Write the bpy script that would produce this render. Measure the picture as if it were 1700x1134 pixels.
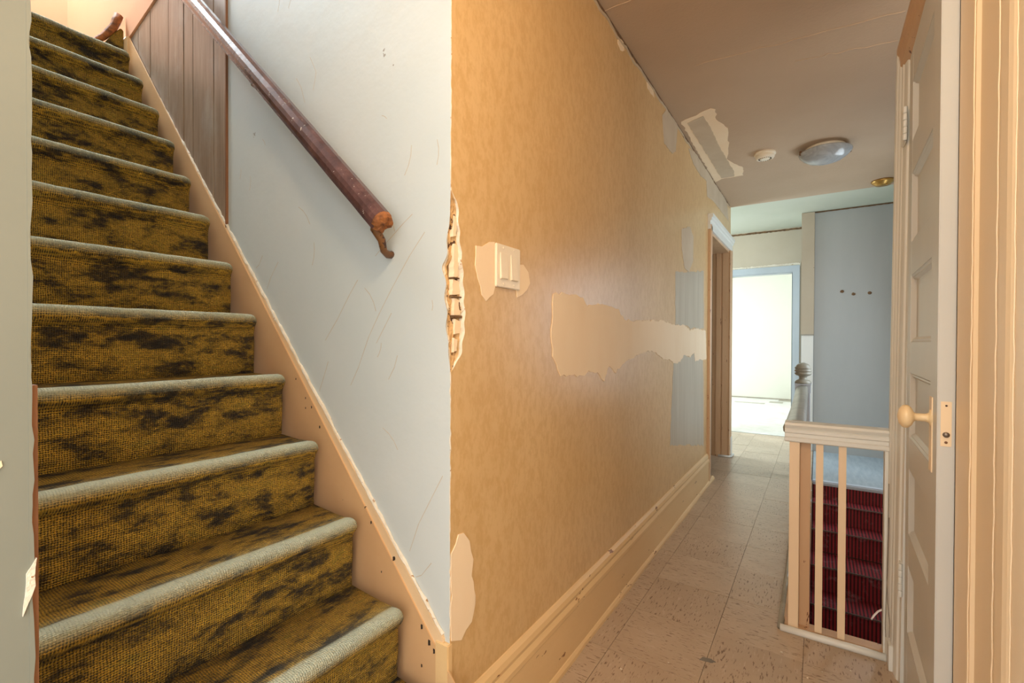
import bpy, bmesh, math, random
from mathutils import Vector, Matrix, noise
random.seed(7)
sc = bpy.context.scene
for o in list(bpy.data.objects): bpy.data.objects.remove(o)
C = sc.collection

# ------------------------------------------------------------ camera, world, lights, exposure
A = math.radians
F_PX = 770.0; TH = math.atan(508/F_PX); PITCH = A(.5); ROLL = A(.2)
F0 = Vector((-math.sin(TH), math.cos(TH), 0)); R0 = Vector((math.cos(TH), math.sin(TH), 0)); UP = Vector((0, 0, 1))
Fw = F0*math.cos(PITCH) - UP*math.sin(PITCH); Uu = UP*math.cos(PITCH) + F0*math.sin(PITCH)
Rr = R0*math.cos(ROLL) + Uu*math.sin(ROLL); Uu = Uu*math.cos(ROLL) - R0*math.sin(ROLL)
cd = bpy.data.cameras.new('camera'); cam = bpy.data.objects.new('camera', cd); C.objects.link(cam)
cam.matrix_world = Matrix(((Rr.x, Uu.x, -Fw.x, 0), (Rr.y, Uu.y, -Fw.y, 0), (Rr.z, Uu.z, -Fw.z, 1.1), (0, 0, 0, 1)))
cd.sensor_width = 36; cd.lens = 36*F_PX/1700; cd.shift_y = (568 + F_PX*math.tan(PITCH) - 567)/1700
cd.clip_start = .01; cd.clip_end = 60
sc.camera = cam

w = bpy.data.worlds.new('world'); sc.world = w; w.use_nodes = True
w.node_tree.nodes['Background'].inputs[0].default_value = (1.0, .93, .85, 1)
w.node_tree.nodes['Background'].inputs[1].default_value = 1.9
sc.view_settings.view_transform = 'Standard'; sc.view_settings.look = 'None'
sc.view_settings.gamma = 1; sc.view_settings.use_curve_mapping = False
sc.view_settings.exposure = 0.80

def area(name, loc, target, sx, sy, power, col):
    l = bpy.data.lights.new(name, 'AREA'); l.shape = 'RECTANGLE'; l.size = sx; l.size_y = sy; l.energy = power; l.color = col
    o = bpy.data.objects.new(name, l); C.objects.link(o); o.location = loc
    o.rotation_euler = (Vector(target) - Vector(loc)).to_track_quat('-Z', 'Y').to_euler(); return o
def point(name, loc, power, col, r=.08):
    l = bpy.data.lights.new(name, 'POINT'); l.energy = power; l.color = col; l.shadow_soft_size = r
    o = bpy.data.objects.new(name, l); C.objects.link(o); o.location = loc; return o
# daylight from the attic window at the head of the stairs
area('attic_window_light', (-3.3, .46, 4.1), (-1.2, .48, .9), .5, .4, 44, (.82, .94, 1.0))
# warm bulb on the landing ceiling above the photographer
point('landing_bulb_light', (-.10, .15, 2.22), 13, (1.0, .77, .50), .10)
# daylight in the far room and from the window left of the far end of the hall
area('far_room_window_light', (-3.0, 8.3, 1.7), (.5, 7.9, .4), 1.3, 1.5, 72, (.86, .95, 1.0))
area('side_window_light', (-2.7, 5.35, 1.55), (1.0, 5.0, 1.0), .8, 1.2, 45, (.70, .88, 1.0))

area('hall_fill_light', (.79, 4.3, 1.15), (-.7, 4.1, 1.0), .9, 1.3, 15, (.80, .92, 1.0))  # added fill light for the middle of the hall; no window seen here

# ------------------------------------------------------------ materials
def nt(name):
    m = bpy.data.materials.new(name); m.use_nodes = True; t = m.node_tree
    return m, t, t.nodes['Principled BSDF']
def N(t, typ, **kw):
    n = t.nodes.new(typ)
    for k, v in kw.items():
        if isinstance(k, str) and hasattr(n, k): setattr(n, k, v)
    return n
def lin(c):
    return tuple(((x/255)/12.92 if x/255 <= .04045 else ((x/255+.055)/1.055)**2.4) for x in c) + (1,)
def ramp(t, stops, interp='LINEAR'):
    r = t.nodes.new('ShaderNodeValToRGB'); r.color_ramp.interpolation = interp
    e = r.color_ramp.elements
    while len(e) < len(stops): e.new(.5)
    for el, (p, c) in zip(e, stops): el.position = p; el.color = c
    return r
def noise_node(t, vec, scale, detail=3, rough=.5, dist=0):
    n = t.nodes.new('ShaderNodeTexNoise'); n.inputs['Scale'].default_value = scale; n.inputs['Detail'].default_value = detail
    n.inputs['Roughness'].default_value = rough; n.inputs['Distortion'].default_value = dist
    t.links.new(vec, n.inputs['Vector']); return n
def coords(t, scale=(1, 1, 1), rnd=False):
    tc = t.nodes.new('ShaderNodeTexCoord'); mp = t.nodes.new('ShaderNodeMapping'); mp.inputs['Scale'].default_value = scale
    t.links.new(tc.outputs['Object'], mp.inputs['Vector'])
    if rnd:
        oi = t.nodes.new('ShaderNodeObjectInfo'); mm = t.nodes.new('ShaderNodeMath'); mm.operation = 'MULTIPLY'; mm.inputs[1].default_value = 37
        t.links.new(oi.outputs['Random'], mm.inputs[0]); t.links.new(mm.outputs[0], mp.inputs['Location'])
    return mp.outputs[0]
def mixc(t, fac, a, b):
    m = t.nodes.new('ShaderNodeMix'); m.data_type = 'RGBA'
    if isinstance(fac, (int, float)): m.inputs[0].default_value = fac
    else: t.links.new(fac, m.inputs[0])
    for i, v in ((6, a), (7, b)):
        if isinstance(v, tuple): m.inputs[i].default_value = v
        else: t.links.new(v, m.inputs[i])
    return m.outputs[2]
def bump(t, b, h, strength=.3, dist=.002, prev=None):
    n = t.nodes.new('ShaderNodeBump'); n.inputs['Strength'].default_value = strength; n.inputs['Distance'].default_value = dist
    t.links.new(h, n.inputs['Height'])
    if prev: t.links.new(prev, n.inputs['Normal'])
    t.links.new(n.outputs[0], b.inputs['Normal']); return n.outputs[0]
def paint(name, c1, c2, scale=3, rough=.5, vscale=(1, 1, 1), chips=None, chip_amt=.68, chip_scale=25, bstr=.25, bscale=40, fine=None, bdist=.002):
    """painted or plastered surface: two tones of one paint, fine relief, optional chipped spots"""
    m, t, b = nt(name); v = coords(t, vscale)
    n = noise_node(t, v, scale, 5, .6)
    col = ramp(t, [(.32, lin(c1)), (.68, lin(c2))]); t.links.new(n.outputs['Fac'], col.inputs[0]); out = col.outputs[0]
    if fine:
        n3 = noise_node(t, v, fine[1], 3, .7); r3 = ramp(t, [(.42, (0, 0, 0, 1)), (.62, (1, 1, 1, 1))]); t.links.new(n3.outputs['Fac'], r3.inputs[0])
        m3 = t.nodes.new('ShaderNodeMath'); m3.operation = 'MULTIPLY'; m3.inputs[1].default_value = fine[2]; t.links.new(r3.outputs[0], m3.inputs[0])
        out = mixc(t, m3.outputs[0], out, lin(fine[0]))
    nb = noise_node(t, v, bscale, 4, .6); h = nb.outputs['Fac']
    nrm = bump(t, b, h, bstr, bdist)
    if chips:
        n2 = noise_node(t, v, chip_scale, 4, .65); r2 = ramp(t, [(chip_amt, (0, 0, 0, 1)), (chip_amt+.015, (1, 1, 1, 1))])
        t.links.new(n2.outputs['Fac'], r2.inputs[0]); out = mixc(t, r2.outputs[0], out, lin(chips))
    t.links.new(out, b.inputs['Base Color']); b.inputs['Roughness'].default_value = rough
    return m

M = {}
M['plaster'] = paint('grey_white_plaster', (196, 206, 208), (208, 213, 212), 1.6, .55, chips=(150, 145, 135), chip_amt=.735, chip_scale=14, bstr=.35, bscale=9, bdist=.006)
M['wallpaper'] = paint('gold_wallpaper', (212, 178, 126), (221, 189, 139), 2.2, .34, (1, 1, .55), fine=((196, 156, 98), 48, .45), bstr=.25, bscale=120, bdist=.0012)
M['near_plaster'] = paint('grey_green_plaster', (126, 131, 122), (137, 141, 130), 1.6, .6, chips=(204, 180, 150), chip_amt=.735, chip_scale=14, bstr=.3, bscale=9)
M['ceiling'] = paint('brownish_ceiling_paint', (188, 162, 134), (197, 172, 145), 1.3, .65, chips=(170, 150, 128), chip_amt=.74, chip_scale=9, bstr=.5, bscale=70, bdist=.003)
M['ceiling_far'] = paint('pale_green_ceiling_paint', (196, 200, 180), (206, 208, 190), 1.3, .6, bstr=.2)
M['peach'] = paint('peach_wall_paint', (214, 158, 122), (218, 166, 130), 1.8, .6, chips=(190, 160, 120), chip_amt=.72, chip_scale=8, bstr=.3, bscale=12)
M['far_wall'] = paint('cream_far_wall', (204, 208, 198), (210, 213, 202), 1, .7, bstr=.1)
M['closet_wall'] = paint('grey_closet_wall', (168, 172, 172), (182, 184, 182), 1.2, .45, (1, 1, .3), bstr=.2)
M['taupe'] = paint('taupe_wall', (186, 172, 150), (196, 184, 164), 1.5, .6, chips=(120, 105, 85), chip_amt=.74, chip_scale=18, bstr=.3)
M['trim'] = paint('cream_gloss_trim', (236, 208, 172), (242, 218, 186), 2, .38, (1, 1, .4), chips=(120, 72, 38), chip_amt=.735, chip_scale=42, bstr=.25, bscale=30)
M['trim_near'] = paint('peach_gloss_casing', (244, 220, 184), (247, 225, 192), 3, .42, (1, 1, .25), bstr=.3, bscale=25)
M['trim_white'] = paint('off_white_gloss_trim', (222, 224, 220), (230, 231, 226), 3, .35, (1, 1, .3), chips=(110, 80, 55), chip_amt=.75, chip_scale=60, bstr=.2)
M['trim_worn'] = paint('worn_brown_trim', (196, 158, 120), (212, 176, 138), 4, .45, (1, 1, .2), chips=(110, 62, 30), chip_amt=.66, chip_scale=50, bstr=.3)
M['base'] = paint('yellowed_baseboard', (222, 186, 132), (232, 200, 150), 4, .4, (1, .3, 1), chips=(140, 94, 50), chip_amt=.665, chip_scale=26, bstr=.3)
M['skirt'] = paint('peach_skirt_board', (226, 194, 152), (234, 206, 168), 3, .5, chips=(78, 48, 26), chip_amt=.725, chip_scale=34, bstr=.3)
M['skirt_shade'] = paint('shaded_peach_skirt_board', (206, 164, 118), (216, 176, 130), 3, .5, chips=(96, 62, 36), chip_amt=.74, chip_scale=34, bstr=.3)
M['edge_plaster'] = paint('rough_plaster_edge', (216, 204, 184), (236, 228, 212), 30, .8, chips=(170, 130, 90), chip_amt=.64, chip_scale=45, bstr=.9, bscale=90, bdist=.004)
M['spackle'] = paint('cream_spackle', (244, 221, 188), (248, 228, 198), 5, .75, (1, 1, .4), bstr=.35, bscale=30, bdist=.0015)
M['spackle_grey'] = paint('grey_spackle', (196, 178, 152), (206, 190, 166), 6, .75, bstr=.3, bscale=30)
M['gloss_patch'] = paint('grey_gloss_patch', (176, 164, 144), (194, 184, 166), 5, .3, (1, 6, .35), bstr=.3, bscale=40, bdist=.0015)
M['jag'] = paint('dark_crack', (84, 60, 38), (134, 104, 72), 30, .9, bstr=.8, bscale=80)
M['dark'] = paint('dark_gap', (34, 24, 16), (52, 38, 26), 20, .9)
M['white_plastic'] = paint('cream_plastic', (238, 226, 204), (240, 229, 208), 4, .35, bstr=.02)
M['brass'] = paint('aged_brass', (168, 128, 62), (190, 150, 80), 6, .35); M['brass'].node_tree.nodes['Principled BSDF'].inputs['Metallic'].default_value = .7
M['steel'] = paint('worn_steel', (120, 110, 104), (150, 140, 132), 20, .4); M['steel'].node_tree.nodes['Principled BSDF'].inputs['Metallic'].default_value = .8
M['bracket'] = paint('brown_bracket_paint', (92, 58, 30), (128, 86, 46), 25, .4, chips=(60, 34, 18), chip_amt=.6)
M['bare_wood'] = paint('raw_broken_wood', (96, 58, 30), (172, 106, 52), 60, .7, bstr=.8, bscale=80)
M['lath'] = paint('orange_brown_lath', (128, 84, 54), (152, 106, 72), 12, .6, (1, 1, .1), bstr=.4)
M['door'] = paint('grey_white_door_paint', (202, 203, 200), (212, 212, 207), 2.5, .38, (1, 1, .35), bstr=.15, bscale=20)
M['newel'] = paint('grey_green_newel_paint', (138, 134, 122), (164, 160, 146), 10, .32, chips=(84, 66, 48), chip_amt=.68, bstr=.2)
M['newel_blue'] = paint('pale_blue_newel_paint', (186, 194, 206), (196, 204, 214), 10, .4)
M['landing'] = paint('blue_grey_landing_boards', (150, 162, 172), (172, 182, 188), 6, .45, (6, 1, 1), chips=(96, 100, 100), chip_amt=.66, chip_scale=12, bstr=.3)
M['far_floor'] = paint('pale_worn_floor', (206, 208, 204), (220, 222, 220), 3, .5, fine=((170, 172, 160), 8, .25))
M['well'] = paint('peeling_well_wall', (150, 116, 80), (178, 150, 112), 8, .6, chips=(178, 198, 212), chip_amt=.58, chip_scale=7, bstr=.5, bscale=20)
M['cord'] = paint('white_cord', (232, 214, 206), (240, 224, 216), 8, .5)
M['wire'] = paint('dull_grey_wire', (120, 112, 102), (140, 132, 122), 8, .5)

def wood_mat():
    m, t, b = nt('scuffed_brown_plank'); v = coords(t, (7, 7, .5), True)
    n = noise_node(t, v, 6, 6, .65, .6); r = ramp(t, [(.3, lin((126, 104, 86))), (.55, lin((150, 128, 108))), (.75, lin((168, 148, 128)))])
    t.links.new(n.outputs['Fac'], r.inputs[0])
    v2 = coords(t, (1, 1, .6)); n2 = noise_node(t, v2, 5, 6, .7); r2 = ramp(t, [(.52, (0, 0, 0, 1)), (.75, (.45, .45, .45, 1))])
    t.links.new(n2.outputs['Fac'], r2.inputs[0]); t.links.new(mixc(t, r2.outputs[0], r.outputs[0], lin((176, 176, 170))), b.inputs['Base Color'])
    bump(t, b, n.outputs['Fac'], .2, .001); b.inputs['Roughness'].default_value = .42; return m
M['plank'] = wood_mat()
def rail_mat():
    m, t, b = nt('dark_purple_brown_varnish'); v = coords(t, (1, 1, 1)); n = noise_node(t, v, 18, 5, .7)
    r = ramp(t, [(.3, lin((66, 40, 38))), (.6, lin((98, 66, 62))), (.8, lin((128, 92, 84)))]); t.links.new(n.outputs['Fac'], r.inputs[0])
    n2 = noise_node(t, v, 70, 3, .6); r2 = ramp(t, [(.69, (0, 0, 0, 1)), (.71, (1, 1, 1, 1))]); t.links.new(n2.outputs['Fac'], r2.inputs[0])
    t.links.new(mixc(t, r2.outputs[0], r.outputs[0], lin((200, 186, 176))), b.inputs['Base Color'])
    bump(t, b, n.outputs['Fac'], .35, .003); b.inputs['Roughness'].default_value = .22; return m
M['rail'] = rail_mat()
def carpet_mat():
    m, t, b = nt('olive_gold_sculpted_carpet'); v = coords(t, (1.5, .62, 1.5), True)
    n = noise_node(t, v, 15, 6, .68, .15)
    r = ramp(t, [(.36, lin((30, 22, 10))), (.42, lin((92, 72, 22))), (.48, lin((172, 138, 38))), (.57, lin((222, 178, 58))), (.70, lin((178, 154, 50)))]); t.links.new(n.outputs['Fac'], r.inputs[0])
    # loop pile: diagonal weave of tufts
    tc = coords(t, (1, 1, 1)); sx = t.nodes.new('ShaderNodeSeparateXYZ'); t.links.new(tc, sx.inputs[0])
    def mth(op, a, bb):
        k = t.nodes.new('ShaderNodeMath'); k.operation = op
        for i, q in enumerate((a, bb)):
            if q is None: continue
            if isinstance(q, (int, float)): k.inputs[i].default_value = q
            else: t.links.new(q, k.inputs[i])
        return k.outputs[0]
    al = mth('SUBTRACT', sx.outputs['Z'], sx.outputs['X'])
    nn = noise_node(t, tc, 30, 2, .5)
    u = mth('MULTIPLY', mth('ADD', mth('ADD', al, sx.outputs['Y']), mth('MULTIPLY', nn.outputs['Fac'], .012)), 720)
    vv = mth('MULTIPLY', mth('SUBTRACT', al, sx.outputs['Y']), 720)
    wv = mth('MULTIPLY', mth('SINE', u, None), mth('SINE', vv, None))
    spk = noise_node(t, tc, 300, 2, .8)
    h = mth('ADD', mth('MULTIPLY', wv, .5), mth('MULTIPLY', spk.outputs['Fac'], 1.6))
    rr = ramp(t, [(.26, (.95, .95, .95, 1)), (.62, (0, 0, 0, 1))]); t.links.new(mth('MULTIPLY', h, .7), rr.inputs[0])
    c2 = mixc(t, rr.outputs[0], r.outputs[0], lin((34, 24, 12)))
    # daylight on the nosings, painted into the pile colour (vertex attribute marks the band)
    at = t.nodes.new('ShaderNodeAttribute'); at.attribute_name = 'nose_light'
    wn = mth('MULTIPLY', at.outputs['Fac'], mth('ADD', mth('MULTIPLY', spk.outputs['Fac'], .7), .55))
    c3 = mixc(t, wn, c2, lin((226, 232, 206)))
    t.links.new(c3, b.inputs['Base Color']); bump(t, b, h, 1.0, .006); b.inputs['Roughness'].default_value = .95
    b.inputs['Sheen Weight'].default_value = .05; return m
M['carpet'] = carpet_mat()
def red_mat():
    m, t, b = nt('dark_red_ribbed_runner'); v = coords(t); sx = t.nodes.new('ShaderNodeSeparateXYZ'); t.links.new(v, sx.inputs[0])
    k = t.nodes.new('ShaderNodeMath'); k.operation = 'MULTIPLY'; k.inputs[1].default_value = 2*math.pi/.02; t.links.new(sx.outputs['X'], k.inputs[0])
    s = t.nodes.new('ShaderNodeMath'); s.operation = 'SINE'; t.links.new(k.outputs[0], s.inputs[0])
    a2 = t.nodes.new('ShaderNodeMath'); a2.operation = 'MULTIPLY_ADD'; a2.inputs[1].default_value = .5; a2.inputs[2].default_value = .5; t.links.new(s.outputs[0], a2.inputs[0])
    r = ramp(t, [(.2, lin((52, 12, 14))), (.7, lin((146, 34, 40)))]); t.links.new(a2.outputs[0], r.inputs[0])
    n = noise_node(t, v, 7, 6, .75); r2 = ramp(t, [(.55, (0, 0, 0, 1)), (.75, (.6, .6, .6, 1))]); t.links.new(n.outputs['Fac'], r2.inputs[0])
    t.links.new(mixc(t, r2.outputs[0], r.outputs[0], lin((170, 140, 140))), b.inputs['Base Color'])
    bump(t, b, a2.outputs[0], .6, .004); b.inputs['Roughness'].default_value = .6; return m
M['red'] = red_mat()
def tile_mat(name, c1, c2, streak, vs):
    m, t, b = nt(name); v = coords(t, vs, True); v0 = coords(t, (1, 1, 1), True)
    n0 = noise_node(t, v0, 5, 4, .6); r = ramp(t, [(.3, lin(c1)), (.7, lin(c2))]); t.links.new(n0.outputs['Fac'], r.inputs[0])
    n = noise_node(t, v, 34, 3, .6); r2 = ramp(t, [(.59, (0, 0, 0, 1)), (.65, (.85, .85, .85, 1))]); t.links.new(n.outputs['Fac'], r2.inputs[0])
    c = mixc(t, r2.outputs[0], r.outputs[0], lin(streak))
    n3 = noise_node(t, v, 14, 3, .6); r3 = ramp(t, [(.6, (0, 0, 0, 1)), (.72, (.4, .4, .4, 1))]); t.links.new(n3.outputs['Fac'], r3.inputs[0])
    c = mixc(t, r3.outputs[0], c, lin((214, 198, 180)))
    t.links.new(c, b.inputs['Base Color']); bump(t, b, n0.outputs['Fac'], .1, .002); b.inputs['Roughness'].default_value = .34; return m
M['tile_a'] = tile_mat('streaked_tan_tile_lengthwise', (178, 156, 132), (192, 170, 146), (112, 84, 62), (5, 1, 1))
M['tile_b'] = tile_mat('streaked_tan_tile_crosswise', (182, 160, 136), (197, 176, 152), (116, 88, 66), (1, 5, 1))
def glass_mat():
    m, t, b = nt('alabaster_glass'); v = coords(t); n = noise_node(t, v, 9, 4, .6, 2.5)
    r = ramp(t, [(.35, lin((168, 172, 176))), (.7, lin((196, 200, 203)))]); t.links.new(n.outputs['Fac'], r.inputs[0]); t.links.new(r.outputs[0], b.inputs['Base Color'])
    b.inputs['Roughness'].default_value = .15; b.inputs['Transmission Weight'].default_value = .15; return m
M['glass'] = glass_mat()

# ------------------------------------------------------------ mesh helpers
class MB:
    def __init__(s): s.v = []; s.f = []; s.mi = []
    def add(s, verts, faces, mi=0):
        o = len(s.v); s.v += [tuple(p) for p in verts]; s.f += [tuple(o+i for i in f) for f in faces]; s.mi += [mi]*len(faces); return s
    def box(s, x0, x1, y0, y1, z0, z1, mi=0):
        return s.add([(x, y, z) for z in (z0, z1) for y in (y0, y1) for x in (x0, x1)],
                     [(0, 2, 3, 1), (4, 5, 7, 6), (0, 1, 5, 4), (2, 6, 7, 3), (0, 4, 6, 2), (1, 3, 7, 5)], mi)
    def prism(s, poly, axis, a, b, mi=0):
        """poly is a list of 2-D points in the plane normal to axis; extruded from a to b"""
        def P(p, t): return {'x': (t, p[0], p[1]), 'y': (p[0], t, p[1]), 'z': (p[0], p[1], t)}[axis]
        n = len(poly)
        return s.add([P(p, a) for p in poly] + [P(p, b) for p in poly],
                     [tuple(range(n))[::-1], tuple(range(n, 2*n))] + [(i, (i+1) % n, n+(i+1) % n, n+i) for i in range(n)], mi)
    def tube(s, path, rad, seg=10, mi=0, flat=1.0):
        path = [Vector(p) for p in path]; n = len(path); rads = rad if isinstance(rad, (list, tuple)) else [rad]*n
        vs = []; prev = None
        for i, p in enumerate(path):
            d = (path[min(i+1, n-1)] - path[max(i-1, 0)]).normalized()
            if prev is None: prev = d.orthogonal().normalized()
            u = (prev - d*prev.dot(d)).normalized(); prev = u; q = d.cross(u)
            for k in range(seg):
                a = 2*math.pi*k/seg; vs.append(p + (u*math.cos(a) + q*math.sin(a)*flat)*rads[i])
        fs = [(i*seg+k, i*seg+(k+1) % seg, (i+1)*seg+(k+1) % seg, (i+1)*seg+k) for i in range(n-1) for k in range(seg)]
        fs += [tuple(range(seg))[::-1], tuple((n-1)*seg+k for k in range(seg))]
        return s.add(vs, fs, mi)
    def lathe(s, prof, c=(0, 0, 0), seg=24, axis='z', mi=0):
        vs = []
        for r, h in prof:
            for k in range(seg):
                a = 2*math.pi*k/seg; x, y = max(r, 1e-5)*math.cos(a), max(r, 1e-5)*math.sin(a)
                p = {'z': (x, y, h), 'x': (h, x, y), 'y': (x, h, y)}[axis]; vs.append((c[0]+p[0], c[1]+p[1], c[2]+p[2]))
        n = len(prof)
        fs = [(i*seg+k, i*seg+(k+1) % seg, (i+1)*seg+(k+1) % seg, (i+1)*seg+k) for i in range(n-1) for k in range(seg)]
        fs += [tuple(range(seg))[::-1], tuple((n-1)*seg+k for k in range(seg))]
        return s.add(vs, fs, mi)
def world_loc(o):
    p = Vector((0, 0, 0))
    while o: p += o.location; o = o.parent
    return p
def obj(name, mb, mat, parent=None, bevel=0, smooth=False, origin=None):
    me = bpy.data.meshes.new(name)
    base = world_loc(parent); org = Vector(origin) if origin is not None else base
    me.from_pydata([tuple(Vector(v) - org) for v in mb.v], [], mb.f)
    mats = mat if isinstance(mat, (list, tuple)) else [mat]
    for m in mats: me.materials.append(M[m])
    for p, i in zip(me.polygons, mb.mi): p.material_index = i; p.use_smooth = smooth
    b = bmesh.new(); b.from_mesh(me); bmesh.ops.recalc_face_normals(b, faces=b.faces)
    if bevel:
        es = [e for e in b.edges if len(e.link_faces) == 2 and e.calc_face_angle(0) > .5]
        bmesh.ops.bevel(b, geom=es, offset=bevel, segments=2, affect='EDGES', clamp_overlap=True)
    b.to_mesh(me); b.free()
    o = bpy.data.objects.new(name, me); C.objects.link(o); o.location = org - base
    if parent: o.parent = parent
    return o
def tag(o, label=None, cat=None, group=None, kind=None):
    for k, v in (('label', label), ('category', cat), ('group', group), ('kind', kind)):
        if v: o[k] = v
    return o
def thing(name, loc, label, cat, group=None):
    o = bpy.data.objects.new(name, None); C.objects.link(o); o.location = loc; o.empty_display_size = .05
    return tag(o, label, cat, group)
def struct(name, mb, mat, label=None, cat=None, **k):
    o = obj(name, mb, mat, **k); return tag(o, label, cat, None, 'structure')
def jag(poly, amp, step):
    """roughen an outline with small irregular bites"""
    out = []
    for i, p in enumerate(poly):
        q = poly[(i+1) % len(poly)]; d = math.dist(p, q); n = max(1, int(d/step))
        for k in range(n):
            t = k/n; a = amp*random.uniform(-1, 1) if k else amp*.3*random.uniform(-1, 1)
            nx, ny = -(q[1]-p[1])/(d+1e-9), (q[0]-p[0])/(d+1e-9)
            out.append((p[0]+(q[0]-p[0])*t+nx*a, p[1]+(q[1]-p[1])*t+ny*a))
    return out
def flat_patch(name, poly, axis, a, b, mat, parent=None, amp=.004, step=.018, label=None):
    """thin raised sheet with an irregular outline"""
    bm = bmesh.new(); pts = jag(poly, amp, step)
    def P(p, t): return {'x': (t, p[0], p[1]), 'y': (p[0], t, p[1]), 'z': (p[0], p[1], t)}[axis]
    lo = [bm.verts.new(P(p, a)) for p in pts]; hi = [bm.verts.new(P(p, b)) for p in pts]; n = len(pts)
    es = [bm.edges.new((hi[i], hi[(i+1) % n])) for i in range(n)]
    bmesh.ops.triangle_fill(bm, edges=es, use_beauty=True)
    for i in range(n): bm.faces.new((lo[i], lo[(i+1) % n], hi[(i+1) % n], hi[i]))
    bmesh.ops.recalc_face_normals(bm, faces=bm.faces)
    me = bpy.data.meshes.new(name); bm.to_mesh(me); bm.free(); me.materials.append(M[mat])
    o = bpy.data.objects.new(name, me); C.objects.link(o)
    if parent: o.parent = parent; o.location = -world_loc(parent)
    if label: o['label'] = label
    return o

# ------------------------------------------------------------ floors
ZC = 2.42
floor = struct('floor', MB().box(-.78, -.035, -1.6, 4.96, -.14, -.006).box(-.035, 1.0, -1.6, 2.085, -.14, -.006)
               .box(-3.5, 1.2, 4.96, 6.34, -.14, -.006).box(-.035, 1.0, 4.44, 4.96, -.14, -.006).box(-2.4, -.78, 3.9, 4.96, -.14, -.004), 'dark')
floor2 = struct('floor_far_room', MB().box(-3.6, 1.6, 6.34, 10.6, -.14, -.002), 'far_floor')
for x, y, w_, d_ in [(-.62, 10.1, .34, .28), (-.75, 9.78, .22, .2), (-1.3, 9.5, .5, .12)]:
    obj('bare_patch', MB().box(x, x+w_, y, y+d_, -.002, .0005), 'newel', floor2)
struct('landing_floor', MB().box(-.03, 1.0, 4.44, 5.64, -.006, .0), 'landing')
TS = .305
def tile_mesh(w_, d_, mat):
    mb = MB().box(-w_/2+.0007, w_/2-.0007, -d_/2+.0007, d_/2-.0007, -.004, 0)
    me = bpy.data.meshes.new('floor_tile'); me.from_pydata(mb.v, [], mb.f); me.materials.append(M[mat])
    b = bmesh.new(); b.from_mesh(me); bmesh.ops.recalc_face_normals(b, faces=b.faces); b.to_mesh(me); b.free(); return me
cache = {}
x_edges = [-.78, -.62, -.315, -.035]
y0 = 1.88 - 6*TS
rows = [(y0 + i*TS, y0 + (i+1)*TS) for i in range(0, 21)]
def put_tile(xa, xb, ya, yb, k):
    key = (round(xb-xa, 3), round(yb-ya, 3), k % 2)
    if key not in cache: cache[key] = tile_mesh(xb-xa, yb-ya, 'tile_a' if k % 2 else 'tile_b')
    o = bpy.data.objects.new('floor_tile', cache[key]); C.objects.link(o); o.parent = floor
    o.location = ((xa+xb)/2, (ya+yb)/2, random.uniform(-.0006, .0004)); o.rotation_euler = (random.uniform(-.001, .001), random.uniform(-.001, .001), 0)
for r, (ya, yb) in enumerate(rows):
    yb = min(yb, 6.3)
    if ya > 6.25: break
    for c_ in range(3): put_tile(x_edges[c_], x_edges[c_+1], ya, yb, r + c_)
    if yb < 2.086:
        put_tile(-.035, .26, ya, yb, r+3)
    elif ya < 2.085: put_tile(-.035, .26, ya, 2.085, r+3)
    if ya > 4.7:
        for c_ in range(6): put_tile(-.78-TS*(c_+1), -.78-TS*c_, ya, yb, r + c_ + 1)

for k, ya in enumerate([3.96, 4.265, 4.57]): put_tile(-1.085, -.78, ya, ya+TS, k)

# ------------------------------------------------------------ ceilings and walls
ceil = struct('ceiling', MB().box(-.86, .29, -.5, 4.96, ZC, ZC+.05).box(.29, 1.0, 1.9, 4.96, ZC, ZC+.05).box(-2.4, -.86, 3.9, 4.96, ZC, ZC+.05), 'ceiling')
struct('ceiling_far_end', MB().box(-3.5, 1.0, 4.96, 6.3, ZC+.015, ZC+.06), 'ceiling_far')
struct('ceiling_far_room', MB().box(-3.6, 1.6, 6.38, 10.6, 2.6, 2.65), 'far_wall')
# wall between hall and stairs (gold paper), door opening at its far end
WX = -.72
wl = struct('wall_left', MB().box(-.86, WX, .89, 3.95, 0, ZC).box(-.86, WX, 3.95, 4.88, 2.0, ZC).box(-.86, WX, 4.88, 4.96, 0, ZC)
            .box(-.75, WX, .8296, .89, 0, .98).box(-.75, WX, .8296, .89, 1.502, ZC), 'wallpaper')
ws = struct('wall_stairs', MB().box(-1.765, -.7204, .8290, .86, 1.502, 4.7).box(-1.765, -.7204, .8290, .86, 0, .98).box(-1.765, -.768, .8290, .86, .98, 1.502)
            .box(-3.62, -1.765, .836, .88, 0, 2.48), 'plaster')
struct('wall_upper', MB().box(-3.62, -1.765, .829, .88, 2.62, 4.7), 'peach'); struct('wall_upper_end', MB().box(-3.75, -3.62, -.3, .88, 2.2, 4.7), 'peach')
struct('wall_upper_near', MB().box(-3.62, -.725, .0, .135, 0, 4.7), 'plaster')
struct('ceiling_upper', MB().box(-3.62, -.6, -.1, .88, 4.7, 4.75), 'plaster')
struct('wall_upper_front', MB().box(-.72, -.62, .135, .829, ZC+.05, 4.7), 'plaster')
near = struct('wall_left_near', MB().box(-.86, WX, -.7, .134, 0, ZC), 'near_plaster')
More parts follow.
